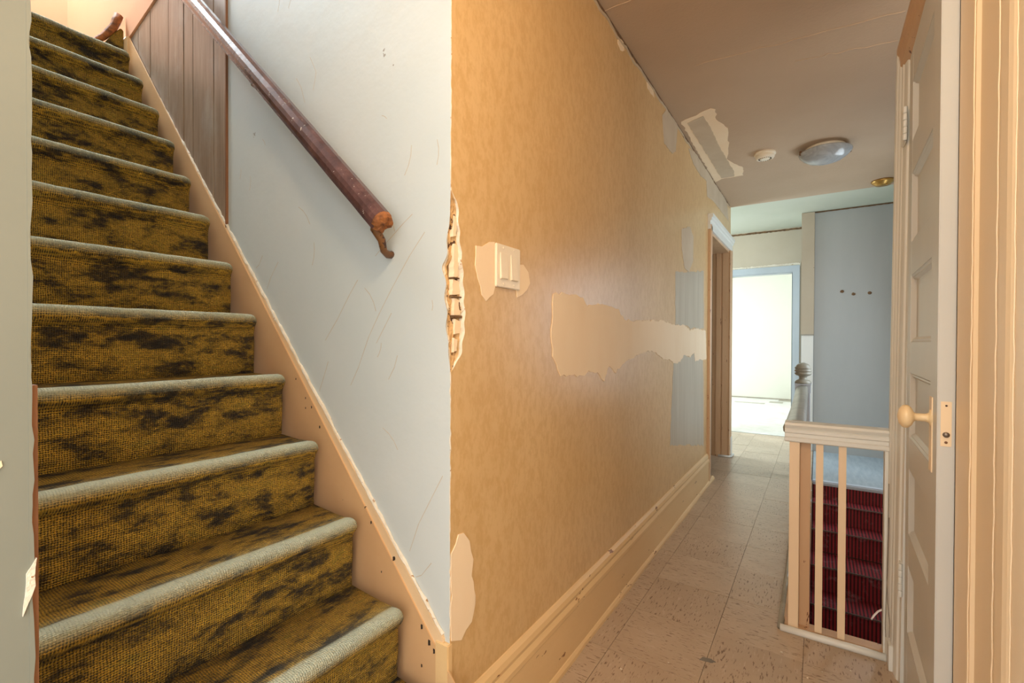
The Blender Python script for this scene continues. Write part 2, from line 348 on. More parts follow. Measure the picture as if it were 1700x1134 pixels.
# broken plaster arris and lath strip along its end
edge = []
zz = 0
while zz < ZC:
    edge.append((.134+random.uniform(-.001, .0022), zz)); zz += random.uniform(.01, .03)
mb = MB(); mb.prism([(.1315, 0)] + edge + [(.1315, ZC)], 'x', WX-.012, WX+.0008); obj('plaster_edge', mb, 'near_plaster', near)
obj('wood_strip', MB().box(-.745, -.728, .134, .1405, 0, 1.05), 'lath', near)
flat_patch('paint_flake', [(.104, .958), (.112, .967), (.111, .973), (.106, .965)], 'x', WX-.001, WX+.0015, 'spackle', near, .0005, .01)
flat_patch('loose_flake', [(.126, .80), (.136, .83), (.137, .86), (.129, .845)], 'x', WX-.001, WX+.003, 'edge_plaster', near, .0008, .01)

# gouged plaster corner: a recessed, broken section of the corner between both walls
GR = [(1.454, .832), (1.434, .854), (1.357, .861), (1.286, .873), (1.199, .880), (1.155, .883), (1.111, .878), (1.068, .867), (1.048, .851), (1.03, .832)]
GL = [(1.46, -.7205), (1.40, -.722), (1.365, -.728), (1.309, -.733), (1.282, -.742), (1.224, -.737), (1.167, -.733), (1.111, -.730), (1.06, -.724), (1.03, -.7205)]
def interp(tab, z):
    if z >= tab[0][0]: return tab[0][1]
    for (za, a), (zb, b) in zip(tab, tab[1:]):
        if z >= zb: return b + (a-b)*(z-zb)/(za-zb)
    return tab[-1][1]
bm = MB(); zs = [.98 + .006*i for i in range(88)]; zs[-1] = 1.502; K = 12
for j, z in enumerate(zs):
    a = -.7205 - max(0, -.7205 - interp(GL, z))*(1+.25*math.sin(z*90)); b = interp(GR, z) + (.0025*math.sin(z*130) if 1.04 < z < 1.45 else 0)
    deep = max(0, min(1, (b - .833)/.04))
    row = [(-.768, .829, z), (a-.003, .829, z)]
    for k in range(K+1):
        t = k/K; px_ = a*(1-t) + WX*t; py_ = .829*(1-t) + b*t
        amt = deep*math.sin(math.pi*t)**.45*(.011 + .007*noise.noise(Vector((t*6, z*34, 3))))
        bl = noise.noise(Vector((t*3, z*22, 9)))
        if bl > .12: amt *= .55
        row.append((px_-amt, py_+amt*.25, z))
    row += [(WX, b+.003, z), (WX, .89, z)]
    bm.v += row
L_ = K+5
for j in range(len(zs)-1):
    for i in range(L_-1):
        bm.f.append((j*L_+i, j*L_+i+1, (j+1)*L_+i+1, (j+1)*L_+i)); ins = 2 <= i < L_-3 and 1.03 < zs[j] < 1.455
        rim = ins and (i <= 3 or i >= L_-5)
        bm.mi.append(0 if i < 2 else (3 if rim else (2 if ins else 1)))
M['broken'] = paint('exposed_brown_plaster', (192, 154, 104), (216, 184, 138), 40, .85, chips=(84, 56, 34), chip_amt=.575, chip_scale=38, bstr=1, bscale=70, bdist=.006)
gou = obj('broken_corner', bm, ['plaster', 'wallpaper', 'broken', 'edge_plaster'], wl); gou['label'] = 'gouged plaster corner showing brown coarse coat'
for z0, z1, y0_, y1_, x_ in [(1.255, 1.335, .848, .864, -.733), (1.213, 1.25, .846, .872, -.735), (1.162, 1.205, .850, .873, -.734), (1.118, 1.155, .852, .872, -.733), (1.35, 1.40, .842, .852, -.729), (1.075, 1.11, .846, .858, -.731)]:
    flat_patch('plaster_lump', [(y0_, z0), (y1_, z0+.003), (y1_+.002, z1-.004), (y0_+.002, z1)], 'x', x_-.01, x_+.006, 'spackle', wl, .0012, .006)
for z0, y0_, y1_, th in [(1.158, .848, .878, .006), (1.207, .845, .876, .003), (1.252, .846, .868, .003)]:
    obj('lath_gap', MB().box(-.74, -.7255, y0_, y1_, z0, z0+th), 'jag', wl)
# ragged plaster arris above and below the gouge
def ragged(z0, z1):
    m = MB(); path = []; z = z0
    while z < z1: path.append((-.7205+random.uniform(-.0008, .0008), .8297+random.uniform(-.0008, .0012), z)); z += random.uniform(.008, .022)
    m.tube(path, [random.uniform(.0006, .0018) for _ in path], 6); obj('plaster_edge', m, 'edge_plaster', wl)
ragged(.40, 1.03); ragged(1.455, 2.4)

# spackle patches and torn paper on the gold wall
PW = {
'PW1': [(1.003, 1.365), (0.981, 1.361), (0.95, 1.343), (0.922, 1.342), (0.92, 1.293), (0.933, 1.261), (0.948, 1.22), (0.966, 1.206), (0.982, 1.217), (0.998, 1.227), (1.009, 1.257)],
'PW2': [(1.118, 1.321), (1.147, 1.325), (1.174, 1.307), (1.185, 1.276), (1.168, 1.253), (1.141, 1.237), (1.115, 1.228), (1.109, 1.268)],
'PW3': [(1.331, 1.255), (1.415, 1.267), (1.559, 1.263), (1.601, 1.235), (1.726, 1.249), (1.924, 1.245), (1.95, 1.219), (2.011, 1.201), (2.142, 1.203), (2.332, 1.211), (2.606, 1.222), (2.907, 1.205), (3.08, 1.215), (3.273, 1.184), (3.442, 1.203), (3.778, 1.19), (3.812, 0.973), (3.659, 0.972), (3.586, 0.979), (3.427, 0.969), (3.382, 1.033), (3.278, 1.002), (3.085, 1.02), (2.998, 0.979), (2.848, 0.976), (2.725, 1.004), (2.611, 1.008), (2.479, 1.048), (2.335, 1.061), (2.226, 1.046), (2.032, 1.018), (1.912, 0.986), (1.896, 0.969), (1.817, 1.005), (1.766, 0.943), (1.716, 0.974), (1.611, 0.995), (1.574, 0.977), (1.47, 0.985), (1.387, 0.987), (1.367, 1.007), (1.328, 1.054), (1.318, 1.121), (1.327, 1.201)],
'PW6': [(3.01, 1.812), (3.237, 1.875), (3.346, 1.82), (3.333, 1.652), (3.212, 1.567), (3.095, 1.579), (3.014, 1.7)],
'PW7': [(0.832, 0.601), (0.858, 0.635), (0.877, 0.634), (0.901, 0.606), (0.917, 0.554), (0.909, 0.516), (0.926, 0.458), (0.91, 0.399), (0.886, 0.391), (0.87, 0.375), (0.834, 0.392)],
'PW8': [(2.568, 2.338), (2.656, 2.415), (2.752, 2.403), (2.896, 2.407), (2.858, 2.242), (2.777, 2.203), (2.606, 2.205)],
'PW9': [(3.177, 2.375), (3.418, 2.415), (3.599, 2.415), (3.904, 2.415), (4.094, 2.408), (4.727, 2.405), (4.817, 2.256), (4.633, 2.257), (4.023, 2.25), (3.805, 2.221), (3.766, 2.335), (3.541, 2.308), (3.31, 2.324)],
'PW10': [(1.898, 2.397), (1.963, 2.409), (1.975, 2.38), (1.931, 2.357), (1.898, 2.371)],
'PW11': [(2.296, 2.392), (2.394, 2.406), (2.417, 2.37), (2.311, 2.368)]}
for k, p in PW.items():
    flat_patch('spackle_patch', p, 'x', WX-.001, WX+.0022, 'spackle_grey' if k in ('PW6', 'PW8', 'PW9') else 'spackle', wl, .004 if k != 'PW3' else .006, .02)
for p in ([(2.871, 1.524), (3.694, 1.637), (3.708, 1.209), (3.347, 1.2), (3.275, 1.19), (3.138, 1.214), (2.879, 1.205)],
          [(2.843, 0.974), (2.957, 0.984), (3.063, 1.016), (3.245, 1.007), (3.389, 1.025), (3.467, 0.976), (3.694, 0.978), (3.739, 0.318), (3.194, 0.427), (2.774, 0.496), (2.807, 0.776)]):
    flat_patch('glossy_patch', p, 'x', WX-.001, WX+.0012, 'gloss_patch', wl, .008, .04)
# torn seam between wall and ceiling
ys = [1.55 + .03*i for i in range(112)]
up = [(y, ZC) for y in ys[::-1]]
lo = [(y, ZC - .008 - .016*abs(noise.noise(Vector((y*7, 0, 1)))) - .008*random.random()) for y in ys]
flat_patch('torn_seam', lo + up, 'x', WX-.001, WX+.0016, 'jag', wl, 0, 1)
lo2 = [(y, ZC - .004 - .03*abs(noise.noise(Vector((y*5, 4, 1)))) - .006*random.random()) for y in ys]
flat_patch('torn_edge', [(y, z-.012) for y, z in lo2] + [(y, z) for y, z in lo2[::-1]], 'x', WX-.001, WX+.003, 'spackle_grey', wl, 0, 1)
flat_patch('spackle_patch', [(-0.694, 2.877), (-0.515, 2.802), (-0.495, 2.827), (-0.512, 2.955), (-0.473, 3.118), (-0.506, 3.376), (-0.556, 3.634), (-0.481, 3.887), (-0.502, 4.054), (-0.658, 4.049), (-0.715, 4.104), (-0.707, 3.536), (-0.701, 3.217)], 'z', ZC+.001, ZC-.002, 'spackle', ceil, .006, .03)
flat_patch('spackle_patch', [(-0.665, 2.909), (-0.566, 2.868), (-0.561, 3.005), (-0.561, 3.374), (-0.549, 3.931), (-0.564, 4.038), (-0.655, 4.027), (-0.658, 3.529)], 'z', ZC+.001, ZC-.004, 'spackle_grey', ceil, .003, .03)
for (xa, ya), (xb, yb) in [((-.5, 2.33), (.28, 2.40)), ((-.1, 2.55), (.28, 2.62)), ((-.72, 1.75), (.28, 1.78))]:
    n = 40; p = [(xa+(xb-xa)*i/n, ya+(yb-ya)*i/n+.012*noise.noise(Vector((i*.3, xa, ya)))) for i in range(n+1)]
    flat_patch('ceiling_seam', [(x, y-.0018) for x, y in p] + [(x, y+.0018) for x, y in p[::-1]], 'z', ZC+.001, ZC-.0022, 'ceiling', ceil, 0, 1)
# scratches on the stair wall
SC = [[(-0.803, 1.368), (-0.855, 1.315), (-0.92, 1.236), (-0.966, 1.175), (-1.009, 1.112), (-1.051, 1.029), (-1.084, 0.978)],
[(-1.054, 1.269), (-1.09, 1.229), (-1.143, 1.163), (-1.199, 1.103)], [(-0.845, 1.418), (-0.876, 1.4), (-0.943, 1.355), (-0.983, 1.327)],
[(-1.445, 1.354), (-1.487, 1.309), (-1.512, 1.271)], [(-0.92, 1.174), (-0.943, 1.143), (-0.978, 1.096)],
[(-0.743, 0.781), (-0.782, 0.716), (-0.822, 0.649), (-0.853, 0.573)], [(-1.185, 1.042), (-1.205, 0.998), (-1.228, 0.952)],
[(-0.898, 1.065), (-0.909, 1.034), (-0.931, 1.002)], [(-0.779, 0.563), (-0.812, 0.524), (-0.832, 0.514)],
[(-1.538, 1.384), (-1.56, 1.355), (-1.579, 1.346)], [(-1.273, 1.949), (-1.243, 1.895), (-1.258, 1.846)], [(-1.344, 1.908), (-1.319, 1.873), (-1.3, 1.822)]]
rs_ = random.Random(11)
for _ in range(26):
    x0, z0 = rs_.uniform(-1.7, -.76), rs_.uniform(.5, 2.2)
    if z0 < .407+1.0766*(-.742-x0)+.12: continue
    l_ = rs_.uniform(.02, .09); a0 = rs_.choice([1.0, 1.1, .9, 2.0]) + rs_.uniform(-.2, .2)
    SC.append([(x0+l_*k/3*math.cos(a0+.12*k), z0+l_*k/3*math.sin(a0+.12*k)) for k in range(4)])
m = MB()
for s_ in SC:
    n = len(s_)
    for (a, b) in zip(s_, s_[1:]):
        d = math.dist(a, b); nx, nz = -(b[1]-a[1])/d*.0009, (b[0]-a[0])/d*.0009
        m.prism([(a[0]-nx, a[1]-nz), (a[0]+nx, a[1]+nz), (b[0]+nx*.7, b[1]+nz*.7), (b[0]-nx*.7, b[1]-nz*.7)], 'y', .8296, .8288)
tag(obj('scratches', m, 'taupe', ws), kind='stuff')
# right-hand wall and the far end
wr = struct('wall_right', MB().box(.29, .42, -.2, 2.09, 0, ZC), 'trim_near')
struct('wall_right_near', MB().box(.268, .29, -.2, .79, 0, ZC), 'trim_near')
struct('wall_stairwell_right', MB().box(.82, .9, 2.095, 5.635, -2.6, ZC), 'closet_wall')
struct('wall_stairwell_left', MB().box(-.10, -.035, 2.12, 4.40, -2.6, -.142), 'well')
wf = struct('wall_far', MB().box(-3.5, -1.0, 6.26, 6.38, 0, ZC+.02).box(-1.0, -.256, 6.26, 6.38, 1.92, ZC+.02).box(-.256, -.10, 6.26, 6.38, 0, ZC+.02), 'taupe')
wc = struct('wall_closet', MB().box(-.034, .9, 5.64, 6.38, 0, ZC+.02).box(-.149, -.034, 5.645, 6.38, 0, ZC+.02), 'closet_wall')
obj('corner_post', MB().box(-.149, -.036, 5.622, 5.645, 1.19, ZC+.012), 'taupe', wc, .002)
obj('lower_board', MB().box(-.143, -.04, 5.628, 5.645, 0, 1.178), 'trim_white', wc, .002)
obj('board_joint', MB().box(-.149, -.036, 5.62, 5.645, 1.178, 1.192), 'newel', wc, .001)
for x, z in ((.195, 1.613), (.287, 1.583), (.413, 1.587)):
    flat_patch('wall_plug_hole', [(x+.017*math.cos(a*.785), z+.015*math.sin(a*.785)) for a in range(8)], 'y', 5.641, 5.637, 'jag', wc, .003, .006)
flat_patch('crack', [(-.915+.02*i, ZC+.008-.006*random.random()) for i in range(39)] + [(-.155-.02*i, ZC-.012-.006*random.random()) for i in range(38)], 'y', 6.262, 6.257, 'jag', wf, 0, 1)
flat_patch('crack', [(-.15+.02*i, ZC+.013) for i in range(41)] + [(.65-.02*i, ZC+.003-.003*random.random()) for i in range(40)], 'y', 5.6415, 5.636, 'jag', wc, 0, 1)
flat_patch('peeling_edge', [(-.915+.02*i, 2.01+.008*random.random()+.012*i/38) for i in range(38)] + [(-.175-.02*i, 1.985) for i in range(38)], 'y', 6.262, 6.255, 'edge_plaster', wf, 0, 1)
M['blue_trim'] = paint('blue_grey_door_trim', (176, 186, 194), (190, 198, 204), 3, .4, (1, 1, .3))
struct('door_2', MB().prism([(-.256, 0), (-.180, 0), (-.180, 1.995), (-1.08, 1.995), (-1.08, 0), (-1.0, 0), (-1.0, 1.92), (-.256, 1.92)], 'y', 6.262, 6.240), 'blue_trim', bevel=.002)
struct('trim_far_jamb', MB().box(-.256, -.250, 6.24, 6.38, 0, 1.92).box(-1.0, -.256, 6.262, 6.38, 1.913, 1.925), 'blue_trim')
struct('wall_far_room', MB().box(-3.6, 1.6, 10.4, 10.5, 0, 2.6).box(-3.7, -3.6, 6.38, 10.5, 0, .6).box(-3.7, -3.6, 6.38, 10.5, 2.5, 2.6).box(1.5, 1.6, 6.38, 10.5, 0, 2.6), 'far_wall')
struct('baseboard_far_room', MB().box(-3.5, 1.5, 10.385, 10.4, 0, .02), 'newel')
struct('wall_side_room', MB().box(-2.5, -2.4, 3.8, 4.96, 0, ZC).box(-2.4, -.86, 3.8, 3.95, 0, ZC).box(-3.5, -.86, 4.92, 4.96, 0, ZC).box(-3.6, -3.5, 4.92, 6.3, 0, ZC), 'taupe')
struct('wall_stairwell_bottom', MB().box(-.10, .9, 2.0, 2.085, -2.6, -.142), 'well')

# ------------------------------------------------------------ wooden plank wall beside the stairs
pw = struct('trim_plank_wall', MB().box(-2.68, -1.765, .832, .836, .5, 2.48), 'dark')
def skz(x): return .407 + 1.0766*(-.742 - x)
seams = [-2.66, -2.572, -2.438, -2.252, -2.111, -2.032, -1.865, -1.775]
for a, b in zip(seams, seams[1:]):
    a_, b_ = a+.0022, b-.0022
    top = lambda x: 2.500 + .21*(x+2.635)
    o = obj('plank', MB().prism([(a_, skz(a_)-.02), (b_, skz(b_)-.02), (b_, top(b_)), (a_, top(a_))], 'y', .833, .8255+random.uniform(-.0006, .0006)), 'plank', pw, .001)
obj('edge_strip', MB().box(-1.7745, -1.7655, .822, .835, skz(-1.77)-.01, 2.70), 'lath', pw, .001)
obj('cap_board', MB().prism([(-2.70, 2.487), (-1.76, 2.684), (-1.76, 2.80), (-2.70, 2.60)], 'y', .833, .8185), 'peach', pw, .002)

# ------------------------------------------------------------ carpeted staircase
st = thing('staircase', (-.8, .46, 0), 'steep flight of stairs in olive gold patterned carpet with nosings painted pale for daylight', 'stairs')
RUN = (2.539-.821)/11; RISE = (2.375-.458)/11
noses = [(-.821 + RUN*(2-i), .458 - RISE*(2-i)) for i in range(0, 14)]
xs_photo = {2: (-.821, .458), 3: (-.994, .640), 4: (-1.162, .822), 5: (-1.325, 1.002), 6: (-1.487, 1.186), 7: (-1.638, 1.364), 8: (-1.798, 1.542), 9: (-1.948, 1.709), 10: (-2.085, 1.876), 11: (-2.228, 2.040), 12: (-2.393, 2.212), 13: (-2.539, 2.375)}
def step(i):
    xn, zn = xs_photo.get(i, noses[i])
    xp, zp = xs_photo.get(i-1, noses[i-1]) if i else (xn+RUN, 0.0)
    xb, zb = xs_photo.get(i+1, noses[i+1]) if i < 13 else (-3.6, 0)
    zp = max(zp, 0)
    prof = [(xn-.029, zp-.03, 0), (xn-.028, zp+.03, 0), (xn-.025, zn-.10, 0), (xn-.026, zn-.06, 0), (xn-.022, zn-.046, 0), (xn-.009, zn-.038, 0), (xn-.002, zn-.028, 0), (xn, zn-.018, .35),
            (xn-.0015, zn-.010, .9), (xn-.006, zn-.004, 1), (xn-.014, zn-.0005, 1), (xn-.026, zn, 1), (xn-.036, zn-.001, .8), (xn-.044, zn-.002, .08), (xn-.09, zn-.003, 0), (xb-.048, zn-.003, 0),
            (xb-.048, zn-.03, 0), (xn-.05, zn-.04, 0), (xn-.05, zp-.03, 0)]
    n = len(prof); ys_ = [.137, .16] + [.16+.6*k/26 for k in range(1, 27)] + [.772, .781, .787, .790]
    verts = []; nose_light = []; cx_, cz_ = xn-.03, (zn+zp)/2
    for y in ys_:
        q = max(0, (y-.765)/.025); sh = 0.0 if q <= 0 else (1-math.sqrt(max(0, 1-min(q, 1)**2)))
        for j, (x, z, wv) in enumerate(prof):
            wob = .0035*noise.noise(Vector((y*6, i*3.1, z*9))) + .0012*noise.noise(Vector((y*45, i*3.1, z*45)))
            dx = wob if j < 14 else 0
            zz = z + (.0028*noise.noise(Vector((y*4, i*7.7, 0)))+.0015*noise.noise(Vector((y*38, i*7.7, j*.4))) if 6 <= j <= 13 else 0) 
            x2 = x+dx; 
            if j < 15: x2 -= sh*.016*(1 if 4 < j < 12 else .3); zz -= sh*.012*(1 if 7 <= j < 15 else 0)
            verts.append((x2, y, zz)); nose_light.append(wv)
    mb = MB(); mb.add(verts, [(s*n+k, s*n+(k+1) % n, (s+1)*n+(k+1) % n, (s+1)*n+k) for s in range(len(ys_)-1) for k in range(n)] + [tuple(range(n))[::-1], tuple((len(ys_)-1)*n+k for k in range(n))])
    o = obj('carpeted_step', mb, 'carpet', st, smooth=True, origin=(xn, .46, zn))
    at = o.data.attributes.new('nose_light', 'FLOAT', 'POINT')  # weight of the daylight painted on each nosing
    for k, wv in enumerate(nose_light): at.data[k].value = wv
    return o
for i in range(14): step(i)
# wood carcass under the carpet, upper landing
poly = [(-.50, 0)]
obj('carcass', MB().prism([(-.74, 0), (-2.72, 2.20), (-3.59, 2.20), (-3.59, 2.15), (-2.75, 2.15), (-.95, 0)], 'y', .15, .78), 'dark', st)
# winder start at the head of the flight
obj('winder_step', MB().prism([(.735, 2.36), (.812, 2.36), (.812, 2.54), (.80, 2.545), (.765, 2.49), (.735, 2.43)], 'x', -2.70, -3.2), 'carpet', st, .003)
obj('worn_board', MB().tube([(-2.705, .66, 2.385), (-2.705, .70, 2.425), (-2.705, .74, 2.475), (-2.705, .775, 2.535), (-2.705, .785, 2.565), (-2.705, .795, 2.60)], [.006, .012, .014, .016, .018, .018], 8), 'bare_wood', st, smooth=True)
# skirt boards (string) along the wall
sk = struct('trim_stair_skirt', MB().prism([(-.735, 0), (-.735, skz(-.735)), (-2.68, skz(-2.68)), (-2.68, skz(-2.68)-.35), (-.95, .20), (-.95, 0)], 'y', .834, .822), 'skirt', bevel=.002)
nz = lambda x: .458 + 1.116*(-.821-x)
obj('shaded_skirt', MB().prism([(-.60, 0), (-.66, nz(-.66)-.012), (-2.66, nz(-2.66)-.012), (-2.66, nz(-2.66)-.3), (-1.0, .1), (-1.0, 0)], 'y', .8225, .8185), 'skirt_shade', sk)  # darker tone puts the nosings' shade line into the skirt colour
obj('end_block', MB().box(-3.2, -2.66, .812, .834, 2.2, 2.50), 'skirt', sk)
path = []; x = -.738
while x > -2.67:
    path.append((x, .826+random.uniform(-.001, .001), skz(x)+random.uniform(-.0025, .0025)+.002)); x -= random.uniform(.008, .02)
obj('plaster_ridge', MB().tube(path, [random.uniform(.003, .0062) for _ in path], 7), 'edge_plaster', sk)
for x, z, r in [(-.80, .405, .006), (-.985, .62, .004), (-.80, .31, .004), (-.90, .545, .005), (-.945, .50, .0025), (-.76, .36, .006), (-1.25, .905, .004), (-1.28, .93, .003), (-1.33, .985, .003), (-1.21, .85, .004), (-1.01, .655, .0025), (-.775, .375, .007), (-.87, .415, .003), (-1.28, .90, .003)]:
    flat_patch('chip_hole', [(x-r*.5, z-r), (x+r*.5, z-r*.6), (x+r*.4, z+r), (x-r*.5, z+r*1.1)], 'y', .823, .8178, 'dark', sk, .001, .004)
struct('trim_corner_board', MB().box(-.757, -.716, .818, .835, 0, .388), 'base', bevel=.002)

# ------------------------------------------------------------ wall handrail
hr = thing('handrail', (-.9, .765, 1.40), 'dark purple-brown varnished wooden handrail with a broken raw end', 'handrail')
a, b = Vector((-.882, .765, 1.394)), Vector((-2.65, .765, 3.04))
d = (b-a).normalized(); upv = Vector((0, 1, 0)).cross(d); upv = upv if upv.z > 0 else -upv
prof = [(-.013, -.030), (-.013, -.022), (-.024, -.017), (-.026, -.006), (-.025, .006), (-.018, .018), (-.007, .024), (.007, .024), (.018, .018), (.025, .006), (.026, -.006), (.024, -.017), (.013, -.022), (.013, -.030)]
m = MB(); n = len(prof); S = 46; vs = []
for i in range(S+1):
    p = a + (b-a)*i/S
    for k, (u, v) in enumerate(prof): vs.append(p + Vector((0, u, 0)) + upv*v*(1+.03*noise.noise(Vector((i*.8, k, 0)))))
m.add(vs, [(i*n+k, i*n+(k+1) % n, (i+1)*n+(k+1) % n, (i+1)*n+k) for i in range(S) for k in range(n)] + [tuple(range(n))[::-1], tuple(S*n+k for k in range(n))])
obj('rail', m, 'rail', hr, smooth=False)
vs = []
for i, (f_, s_) in enumerate([(0.004, 1.0), (-.006, .97), (-.014, .8), (-.016, .3)]):
    p = a + d*f_
    for k, (u, v) in enumerate(prof): vs.append(p + Vector((0, u*s_, 0)) + upv*v*s_ + d*random.uniform(-.006, .006)*(i > 0))
o = obj('broken_end', MB().add(vs, [(i*n+k, i*n+(k+1) % n, (i+1)*n+(k+1) % n, (i+1)*n+k) for i in range(3) for k in range(n)] + [tuple(3*n+k for k in range(n))]), 'bare_wood', hr); o['label'] = 'raw orange-brown broken wood'
for t, big in ((.012, 1), (.78, .8), (1.50, .8)):
    p = a + d*t
    dx = -.030 if t < .1 else -.01
    o = obj('bracket', MB().tube([p-upv*.018, p-upv*.034+Vector((.003, .002, 0)), p+Vector((dx*.3, .014, -.052*big)), p+Vector((dx*.8, .034, -.074*big)), p+Vector((dx, .054, -.080*big)), p+Vector((dx, .0635, -.078*big))], [.013*big, .012*big, .010*big, .009*big, .011*big, .012*big], 9, flat=.8), 'bracket', hr, smooth=True)

# ------------------------------------------------------------ hall baseboard and shoe
bp = [(-.722, 0), (-.702, 0), (-.702, .165), (-.699, .170), (-.699, .185), (-.706, .200), (-.704, .212), (-.708, .226), (-.716, .236), (-.722, .238)]
struct('baseboard_left', MB().prism(bp, 'y', .818, 3.855), 'base')
shp = [(-.702, 0), (-.680, 0), (-.681, .010), (-.687, .019), (-.695, .024), (-.702, .025)]
m = MB(); n = len(shp); vs = []; S = 40
for i in range(S+1):
    y = .82 + (4.02-.82)*i/S; dx = .010*math.sin(i/S*9)**2*(1 if i > 8 else .2) - .012*(i/S)
    for x, z in shp: vs.append((x-.0+dx*(-.5 if x > -.70 else 0)-.012, y, z+(.002 if z > 0 else 0)))
m.add(vs, [(i*n+k, i*n+(k+1) % n, (i+1)*n+(k+1) % n, (i+1)*n+k) for i in range(S) for k in range(n)] + [tuple(range(n))[::-1], tuple(S*n+k for k in range(n))])
struct('trim_shoe_moulding', m, 'base')
# dark grime line of older flooring beside the shoe is part of the tiles

# ------------------------------------------------------------ doorway in the gold wall
dn = struct('door_1', MB().prism([(-.721, 3.855), (-.700, 3.855), (-.696, 3.862), (-.696, 3.878), (-.702, 3.884), (-.702, 3.935), (-.707, 3.95), (-.721, 3.95)], 'z', 0, 2.02), 'trim_worn')
obj('head_casing', MB().prism([(-.721, 1.985), (-.702, 1.985), (-.702, 2.045), (-.692, 2.052), (-.692, 2.066), (-.682, 2.076), (-.680, 2.10), (-.721, 2.10)], 'y', 3.84, 4.965), 'trim_white', dn, .001)
obj('head_jamb', MB().box(-.86, -.718, 3.95, 4.88, 1.965, 2.0), 'trim_worn', dn)
obj('jamb', MB().prism([(-.865, 4.87), (-.83, 4.87), (-.828, 4.862), (-.79, 4.862), (-.786, 4.868), (-.775, 4.868), (-.772, 4.86), (-.722, 4.86), (-.722, 4.885), (-.865, 4.885)], 'z', 0, 1.97), 'trim_worn', dn)
obj('jamb', MB().box(-.86, -.721, 3.95, 3.965, 0, 1.97), 'trim_worn', dn)
obj('side_casing', MB().prism([(-.721, 4.865), (-.706, 4.862), (-.702, 4.90), (-.699, 4.905), (-.699, 4.955), (-.721, 4.965)], 'z', 0, 1.99), 'trim_worn', dn)
obj('shoe', MB().tube([(-.80, 4.848, .010), (-.735, 4.846, .010), (-.70, 4.85, .010), (-.688, 4.875, .010), (-.684, 4.97, .012)], .010, 8), 'trim_white', dn, smooth=True)
obj('base_block', MB().box(-.724, -.694, 4.90, 4.97, 0, .19), 'trim_white', dn, .002)

# ------------------------------------------------------------ light switch
sw = thing('light_switch', (WX, 1.064, 1.305), 'cream double rocker light switch on the gold wall near the corner', 'light switch')
obj('plate', MB().box(WX, WX+.007, 1.005, 1.123, 1.248, 1.364), 'white_plastic', sw, .002)
for y in (1.038, 1.089):
    obj('rocker', MB().prism([(WX+.006, 1.270), (WX+.0125, 1.272), (WX+.0085, 1.340), (WX+.006, 1.342)], 'y', y-.0165, y+.0165), 'white_plastic', sw, .0008)
    for z in (1.257, 1.355):
        obj('screw', MB().lathe([(.003, 0), (.003, .0012), (.001, .0018)], (WX+.0068, y, z), 10, 'x'), 'white_plastic', sw)

# ------------------------------------------------------------ ceiling fittings
cl = thing('ceiling_light', (.03, 3.78, ZC), 'white alabaster glass bowl ceiling light in the hall, switched off', 'ceiling light')
obj('pan', MB().lathe([(.115, 0), (.12, -.012), (.118, -.02), (0, -.02)], (.03, 3.78, ZC), 32), 'white_plastic', cl, smooth=True)
obj('glass_bowl', MB().lathe([(.148, -.028), (.153, -.032), (.150, -.042), (.128, -.066), (.095, -.088), (.05, -.101), (0, -.105)], (.03, 3.78, ZC), 40), 'glass', cl, smooth=True)
for a_ in (3.5, .35, 1.9):
    x, y = .03+.149*math.cos(a_), 3.78+.149*math.sin(a_)
    obj('clip', MB().box(x-.007, x+.007, y-.007, y+.007, ZC-.044, ZC-.014), 'bracket', cl, .002)
sd = thing('smoke_detector', (-.318, 3.665, ZC), 'round cream smoke detector on the ceiling left of the glass light', 'smoke detector')
obj('base', MB().lathe([(.066, 0), (.068, -.010), (.064, -.018), (0, -.018)], (-.318, 3.665, ZC), 32), 'white_plastic', sd, smooth=False)
obj('cover', MB().lathe([(.060, -.018), (.060, -.030), (.054, -.040), (.044, -.044), (.040, -.040), (.030, -.040), (.027, -.045), (0, -.046)], (-.318, 3.665, ZC), 32), 'white_plastic', sd)
m = MB()
for k in range(16):
    a_ = k*math.pi/8; cx_, cy_ = -.318+.037*math.cos(a_), 3.665+.037*math.sin(a_); m.box(cx_-.003, cx_+.003, cy_-.003, cy_+.003, ZC-.043, ZC-.038)
obj('vents', m, 'dark', sd)
bc = thing('ceiling_canopy', (.429, 4.80, ZC), 'small round brass fixture base on the ceiling near the far edge', 'ceiling fitting')
obj('canopy', MB().lathe([(.075, 0), (.078, -.008), (.070, -.020), (.052, -.032), (.050, -.037), (0, -.040)], (.429, 4.80, ZC), 32), 'brass', bc, smooth=True)
obj('screw', MB().lathe([(.007, -.036), (.007, -.046), (.004, -.05), (0, -.05)], (.449, 4.76, ZC), 12), 'brass', bc)

# ------------------------------------------------------------ lower stairs in red ribbed runner
rs = thing('lower_staircase', (.4, 4.4, -.2), 'dark red ribbed stairs going down behind the white railing', 'stairs')
ns = [(4.43, 0), (4.28, -.13), (4.10, -.275), (3.84, -.44), (3.62, -.61), (3.40, -.78), (3.18, -.95), (2.96, -1.12), (2.74, -1.29), (2.52, -1.46)]
for i, (y, z) in enumerate(ns[1:], 1):
    yb, zb = ns[i-1]
    m = MB().prism([(y, z-.012), (y+.004, z-.002), (y+.02, z), (yb+.02, z), (yb+.02, z-.03), (y+.025, z-.03), (y+.022, ns[i+1][1] if i < 9 else -2.4), (y+.012, ns[i+1][1] if i < 9 else -2.4), (y+.012, z-.02)], 'x', -.033, .80)
    s_ = obj('ribbed_step', m, 'red', rs)
    obj('nosing_strip', MB().box(-.03, .80, y-.002, y+.003, z-.006, z+.0015), 'steel', s_)
obj('top_riser', MB().box(-.033, .80, 4.425, 4.47, -.16, -.02), 'red', rs)
o = obj('landing_nosing', MB().box(-.033, .80, 4.412, 4.47, -.028, .004), 'newel_blue', rs, .008); o['label'] = 'pale blue painted landing nosing'
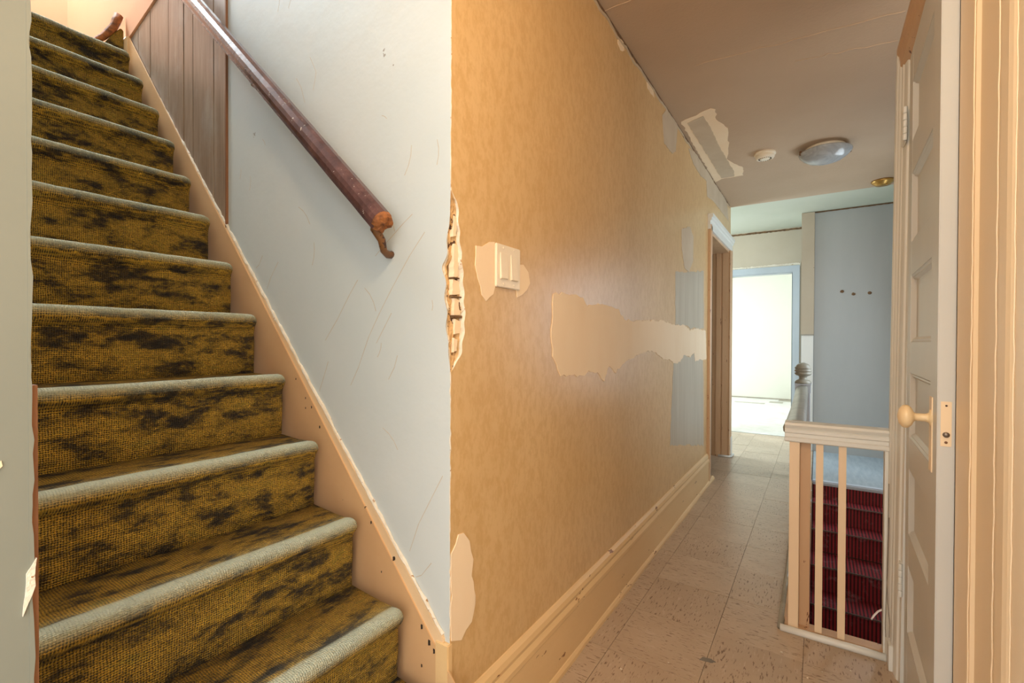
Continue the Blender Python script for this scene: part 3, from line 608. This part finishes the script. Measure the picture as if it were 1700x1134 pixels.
obj('carcass', MB().prism([(4.44, -.18), (2.3, -1.85), (2.3, -2.4), (4.44, -2.4)], 'x', .02, .78), 'dark', rs)

# ------------------------------------------------------------ railing round the stairwell
RY = 2.09
rl = thing('stair_railing', (-.06, RY, 0), 'cream painted stairwell railing with flat balusters and moulded top rail', 'railing')
obj('top_rail', MB().prism([(RY-.030, .724), (RY-.034, .728), (RY-.034, .740), (RY-.027, .744), (RY-.027, .756), (RY-.032, .760), (RY-.032, .770), (RY-.026, .774), (RY-.030, .780), (RY-.034, .788), (RY-.030, .796), (RY-.016, .799), (RY+.024, .799), (RY+.030, .792), (RY+.030, .724)], 'x', -.104, .214), 'trim_white', rl, .0006)
obj('side_rail', (lambda: (lambda mm: mm)(MB()))().add(*(lambda P, S: ([v for v in P], [(i*S+k, i*S+(k+1) % S, (i+1)*S+(k+1) % S, (i+1)*S+k) for i in range(len(P)//S-1) for k in range(S)] + [tuple(range(S))[::-1], tuple(len(P)-S+k for k in range(S))]))(
    [(xc+u, y, zc+v) for (xc, y, zc) in [(-.062, RY, .765), (-.066, 2.25, .752), (-.072, 2.5, .730), (-.078, 2.8, .715), (-.082, 3.2, .708), (-.087, 3.6, .708), (-.092, 4.0, .716), (-.095, 4.38, .728)]
     for (u, v) in [(-.030, -.035), (-.036, -.018), (-.048, -.008), (-.050, .008), (-.040, .024), (-.018, .032), (.016, .032), (.028, .022), (.031, .008), (.026, 0), (.032, -.012), (.026, -.035)]], 12)), 'newel', rl, smooth=True)
obj('corner_post', MB().box(-.088, -.055, RY-.024, RY+.02, .012, .726), 'trim', rl, .0015)
o = obj('inner_post', MB().box(-.0545, -.020, RY+.004, RY+.05, -.02, .726), 'trim_worn', rl, .001)
for x in (.0085, .078): obj('baluster', MB().box(x-.0115, x+.0115, RY-.022, RY-.004, .018, .726), 'trim', rl, .0012)
obj('end_stile', MB().box(.198, .216, RY-.026, RY+.02, .012, .726), 'trim_white', rl, .0012)
y = 2.24
while y < 4.35:
    obj('baluster', MB().box(-.092+(-.02)*(y-2)/2.3, -.069-.02*(y-2)/2.3, y-.010, y+.010, .01, .70), 'trim_worn', rl, .001); y += .135
obj('bottom_rail', MB().box(-.10, .214, RY-.022, RY+.03, .0, .018), 'trim_worn', rl, .002)
obj('side_bottom_rail', MB().box(-.105, -.035, RY+.03, 4.38, .0, .016), 'trim_worn', rl, .002)
mm = MB().tube([(-.113, RY-.038, .008), (.02, RY-.039, .009), (.12, RY-.037, .009), (.205, RY-.037, .008)], .0135, 10); obj('shoe', mm, 'trim_white', rl, smooth=True)
mm = MB().tube([(-.113, RY-.040, .008), (-.113, 2.6, .009), (-.120, 3.4, .008), (-.13, 4.35, .008)], .011, 10); obj('shoe', mm, 'newel', rl, smooth=True)
NX, NY = -.099, 4.43
obj('newel_post', MB().box(NX-.05, NX+.05, NY-.05, NY+.05, -.35, .70), 'newel_blue', rl, .004)
obj('newel_collar', MB().box(NX-.054, NX+.054, NY-.054, NY+.054, .70, .762).box(NX-.057, NX+.057, NY-.057, NY+.057, .762, .774), 'newel_blue', rl, .003)
obj('newel_cap', MB().lathe([(.058, .774), (.058, .786), (.048, .800), (.030, .808), (.026, .822), (.030, .832), (.050, .840), (.059, .850), (.060, .858), (.053, .863), (.053, .867), (.060, .872), (.062, .880), (.055, .886), (.055, .890), (.060, .896), (.058, .905), (.050, .911), (.050, .914), (.044, .924), (.030, .934), (.012, .941), (0, .943)], (NX, NY, 0), 28), 'newel', rl, smooth=True)
# well edge: painted fascia under the left side of the railing
fa = struct('trim_well_fascia', MB().box(-.046, -.030, 2.12, 4.40, -.30, -.0), 'well')
obj('plaster_flake', MB().prism([(2.35, -.005), (2.62, -.004), (2.66, -.10), (2.52, -.19), (2.36, -.24)], 'x', -.0305, -.027), 'taupe', fa, .001)
struct('trim_well_front', MB().box(-.06, .80, RY-.004, RY+.012, -.28, -.002), 'well')

# ------------------------------------------------------------ far casing of the closet door
cs = struct('door_3', MB().prism([(.214, 2.092), (.212, 2.060), (.2145, 2.052), (.2175, 2.048), (.2165, 2.030), (.219, 2.024), (.2225, 2.018), (.2225, 1.998), (.226, 1.992), (.229, 1.960), (.231, 1.953), (.236, 1.948), (.238, 1.925), (.29, 1.925), (.29, 2.092)], 'z', 0, 2.095), 'trim_white')
for v in cs.data.vertices: v.co.x -= .010*(1 - v.co.z/1.4)*(1 if v.co.z < 1.4 else 0) - (.006 if v.co.z > 1.4 else 0)
obj('head_casing', MB().prism([(.219, 2.100), (.217, 2.10), (.217, 2.085), (.222, 2.075), (.224, 2.03), (.230, 2.02), (.240, 2.01), (.29, 2.01), (.29, 2.1)], 'y', .98, 2.05), 'trim_worn', cs)
obj('plinth_block', MB().box(.206, .222, 1.99, 2.052, 0, .085), 'trim_white', cs, .0015)
def hinge(z):
    h = obj('hinge', MB().box(.2255, .2315, 1.93, 1.985, z-.055, z+.055), 'trim_white', cs, .001)
    for k in range(5): obj('knuckle', MB().lathe([(.0055, -.0102), (.0062, -.009), (.0062, .009), (.0055, .0102)], (.226, 1.925, z-.043+.0215*k), 12), 'trim_white', h, smooth=True)
    for dz in (-.03, .03): obj('screw', MB().box(.2248, .2258, 1.955, 1.965, z+dz-.003, z+dz+.003), 'bracket', h)
hinge(1.80); hinge(.34)
# wires stapled down the casing
for p in ([(.213, 2.03, .62), (.212, 2.026, .45), (.209, 2.02, .30), (.211, 2.01, .22), (.216, 2.0, .15), (.214, 1.995, .10)],
          [(.216, 2.045, .5), (.213, 2.04, .32), (.209, 2.035, .20), (.207, 2.03, .12), (.209, 2.02, .09)]):
    pts = []
    for (a1, b1) in zip(p, p[1:]):
        for t in range(5): pts.append(Vector(a1).lerp(Vector(b1), t/5) + Vector((-.007, .002*noise.noise(Vector((a1[2]*30+t, 0, 0))), 0)))
    w_ = obj('wire', MB().tube(pts, .0011, 6), 'wire', cs)

# ------------------------------------------------------------ panelled closet door, seen edge-on
HX, HY = .236, 1.92; ux, uy = (.222-.236), (1.38-1.92); Lw = math.hypot(ux, uy); ux /= Lw; uy /= Lw
nxn, nyn = -uy*-1, ux*-1   # outward normal (towards the hall, -x)
nxn, nyn = uy, -ux
if nxn > 0: nxn, nyn = -nxn, -nyn
def D(s, t, z): return (HX+ux*s - nxn*t, HY+uy*s - nyn*t, z)   # s along the leaf from the hinge, t depth behind the hall face
def dbox(mb, s0, s1, t0, t1, z0, z1):
    return mb.add([D(s, t, z) for z in (z0, z1) for t in (t0, t1) for s in (s0, s1)], [(0, 2, 3, 1), (4, 5, 7, 6), (0, 1, 5, 4), (2, 6, 7, 3), (0, 4, 6, 2), (1, 3, 7, 5)])
T = .030
dr = thing('panelled_door', (HX, HY, 0), 'narrow six-panel cream door with painted knob at the right of the hall', 'door')
obj('stile', dbox(MB(), .004, .078, 0, T, .012, 2.0), 'door', dr, .001)
obj('stile', dbox(MB(), Lw-.095, Lw, 0, T, .012, 2.0), 'door', dr, .0015)
pz = [(1.714, 1.891), (1.408, 1.614), (1.104, 1.305), (.815, 1.010), (.521, .717), (.218, .422)]
rails = [(1.891, 2.0)] + [(pz[i+1][1], pz[i][0]) for i in range(5)] + [(.012, .218)]
for z0, z1 in rails: obj('cross_rail', dbox(MB(), .076, Lw-.093, .0003, T-.0003, z0, z1), 'door', dr, .001)
for z0, z1 in pz:
    p_ = obj('panel', dbox(MB(), .070, Lw-.088, .012, .019, z0-.006, z1+.006), 'door', dr)
    m = MB(); s0, s1 = .078, Lw-.095; w1, w2 = .010, .017
    def ring(w_in, w_out, t0, t1):
        a_ = [(s0+w_out, z0+w_out), (s1-w_out, z0+w_out), (s1-w_out, z1-w_out), (s0+w_out, z1-w_out)]
        b_ = [(s0+w_in, z0+w_in), (s1-w_in, z0+w_in), (s1-w_in, z1-w_in), (s0+w_in, z1-w_in)]
        m.add([D(s, t0, z) for s, z in b_] + [D(s, t1, z) for s, z in a_], [(i, (i+1) % 4, 4+(i+1) % 4, 4+i) for i in range(4)])
    ring(0, .004, .001, .005); ring(.004, .008, .005, .004); ring(.008, .016, .004, .0125)
    obj('panel_moulding', m, 'door', dr)
# knob, lock
kz = .925; s_k = (1.92-1.452)/(.54)*Lw
def Kp(t): return Vector(D(s_k, -t, kz))
k0 = Kp(0); kd = (Kp(1)-Kp(0)).normalized()
def kl(prof, mat, name, par, seg=16):
    m = MB(); u = Vector((0, 0, 1)); v = kd.cross(u).normalized(); vs = []
    for r, h in prof:
        for k in range(seg):
            a_ = 2*math.pi*k/seg; vs.append(k0 + kd*h + (u*math.cos(a_) + v*math.sin(a_))*max(r, 1e-5))
    n = len(prof); m.add(vs, [(i*seg+k, i*seg+(k+1) % seg, (i+1)*seg+(k+1) % seg, (i+1)*seg+k) for i in range(n-1) for k in range(seg)] + [tuple(range(seg))[::-1], tuple((n-1)*seg+k for k in range(seg))])
    return obj(name, m, mat, par, smooth=True)
M['knob'] = paint('chipped_cream_knob_paint', (240, 214, 170), (244, 222, 182), 8, .35, chips=(72, 44, 26), chip_amt=.66, chip_scale=45, bstr=.2)
kn = kl([(.020, -.001), (.020, .003), (.012, .005), (.0095, .010), (.009, .028), (.012, .032), (.020, .035), (.0265, .041), (.028, .046), (.026, .053), (.018, .059), (.006, .062), (0, .062)], 'knob', 'knob', dr); kn['label'] = 'cream painted knob with dark chips'
obj('escutcheon', dbox(MB(), s_k-.018, s_k+.018, -.002, .001, .80, .975), 'trim_near', dr, .0008)
lp = obj('lock_plate', dbox(MB(), Lw-.001, Lw+.0015, .006, .024, .873, .972), 'trim_near', dr, .0005)
for z, r in ((.963, .0022), (.882, .003)): obj('screw', MB().lathe([(r, 0), (r*.9, -.0015), (.0005, -.002)], D(Lw+.0015, .015, z), 10, 'y'), 'bracket', lp)
obj('latch', MB().lathe([(.006, .004), (.006, -.003), (.004, -.0055), (0, -.006)], D(Lw+.001, .015, .899), 14, 'y'), 'steel', lp, smooth=True)

# ------------------------------------------------------------ near casing on the right
nc = struct('door_4', MB().prism([(.29, 1.372), (.2535, 1.372), (.2505, 1.366), (.2500, 1.34), (.2500, 1.262), (.2520, 1.250), (.2580, 1.244), (.2580, 1.105), (.2540, 1.098), (.2500, 1.093), (.2485, 1.082), (.2490, 1.050), (.2520, 1.040), (.2565, 1.034), (.2565, 1.016), (.2500, 1.008), (.2490, .97), (.2490, .80), (.29, .80)], 'z', 0, 2.1), 'trim_near')
for y_ in (1.248, 1.098, 1.012):
    pth = [(.2495+.0006*random.uniform(-1, 1), y_+.0015*noise.noise(Vector((z_*4, y_, 0))), z_) for z_ in [.03*i for i in range(70)]]
    obj('paint_ridge', MB().tube(pth, .0013, 6), 'trim_near', nc)

# ------------------------------------------------------------ small loose items
cdp = [(.236, 2.30, .075), (.222, 2.30, .066), (.204, 2.30, .050), (.190, 2.295, .030), (.183, 2.29, .016)]
tag(obj('wire_end', MB().tube(cdp, [.003, .0035, .0035, .0035, .003], 8), 'cord', smooth=True), 'short white cord end sticking out over the red stairs', 'cord')
random.seed(3)
deb = flat_patch('paint_chip', [(-.335, 1.695), (-.30, 1.700), (-.285, 1.712), (-.30, 1.722), (-.33, 1.715)], 'z', -.0005, .0015, 'wire', None, .002, .006)
tag(deb, 'dark grey paint chip lying on the tan tiles', 'debris')
pts = [(-.545, 1.50), (-.60, 2.3), (-.02, 1.80), (.02, 1.86), (.06, 1.74), (.12, 1.80), (.15, 1.70), (-.10, 1.90), (.17, 1.84), (-.04, 2.02), (-.36, 5.2), (-.45, 5.0), (-.58, 4.4), (.10, 1.92), (-.42, 1.62)]
m = MB()
for x, y in pts:
    r = random.uniform(.002, .005); a_ = random.uniform(0, 3)
    m.prism([(x+r*math.cos(a_+q), y+r*.7*math.sin(a_+q)) for q in (0, 1.4, 2.9, 4.4)], 'z', -.0003, .002)
tag(obj('plaster_crumbs', m, 'edge_plaster'), 'scattered white plaster crumbs on the hall floor tiles', 'debris', None, 'stuff')
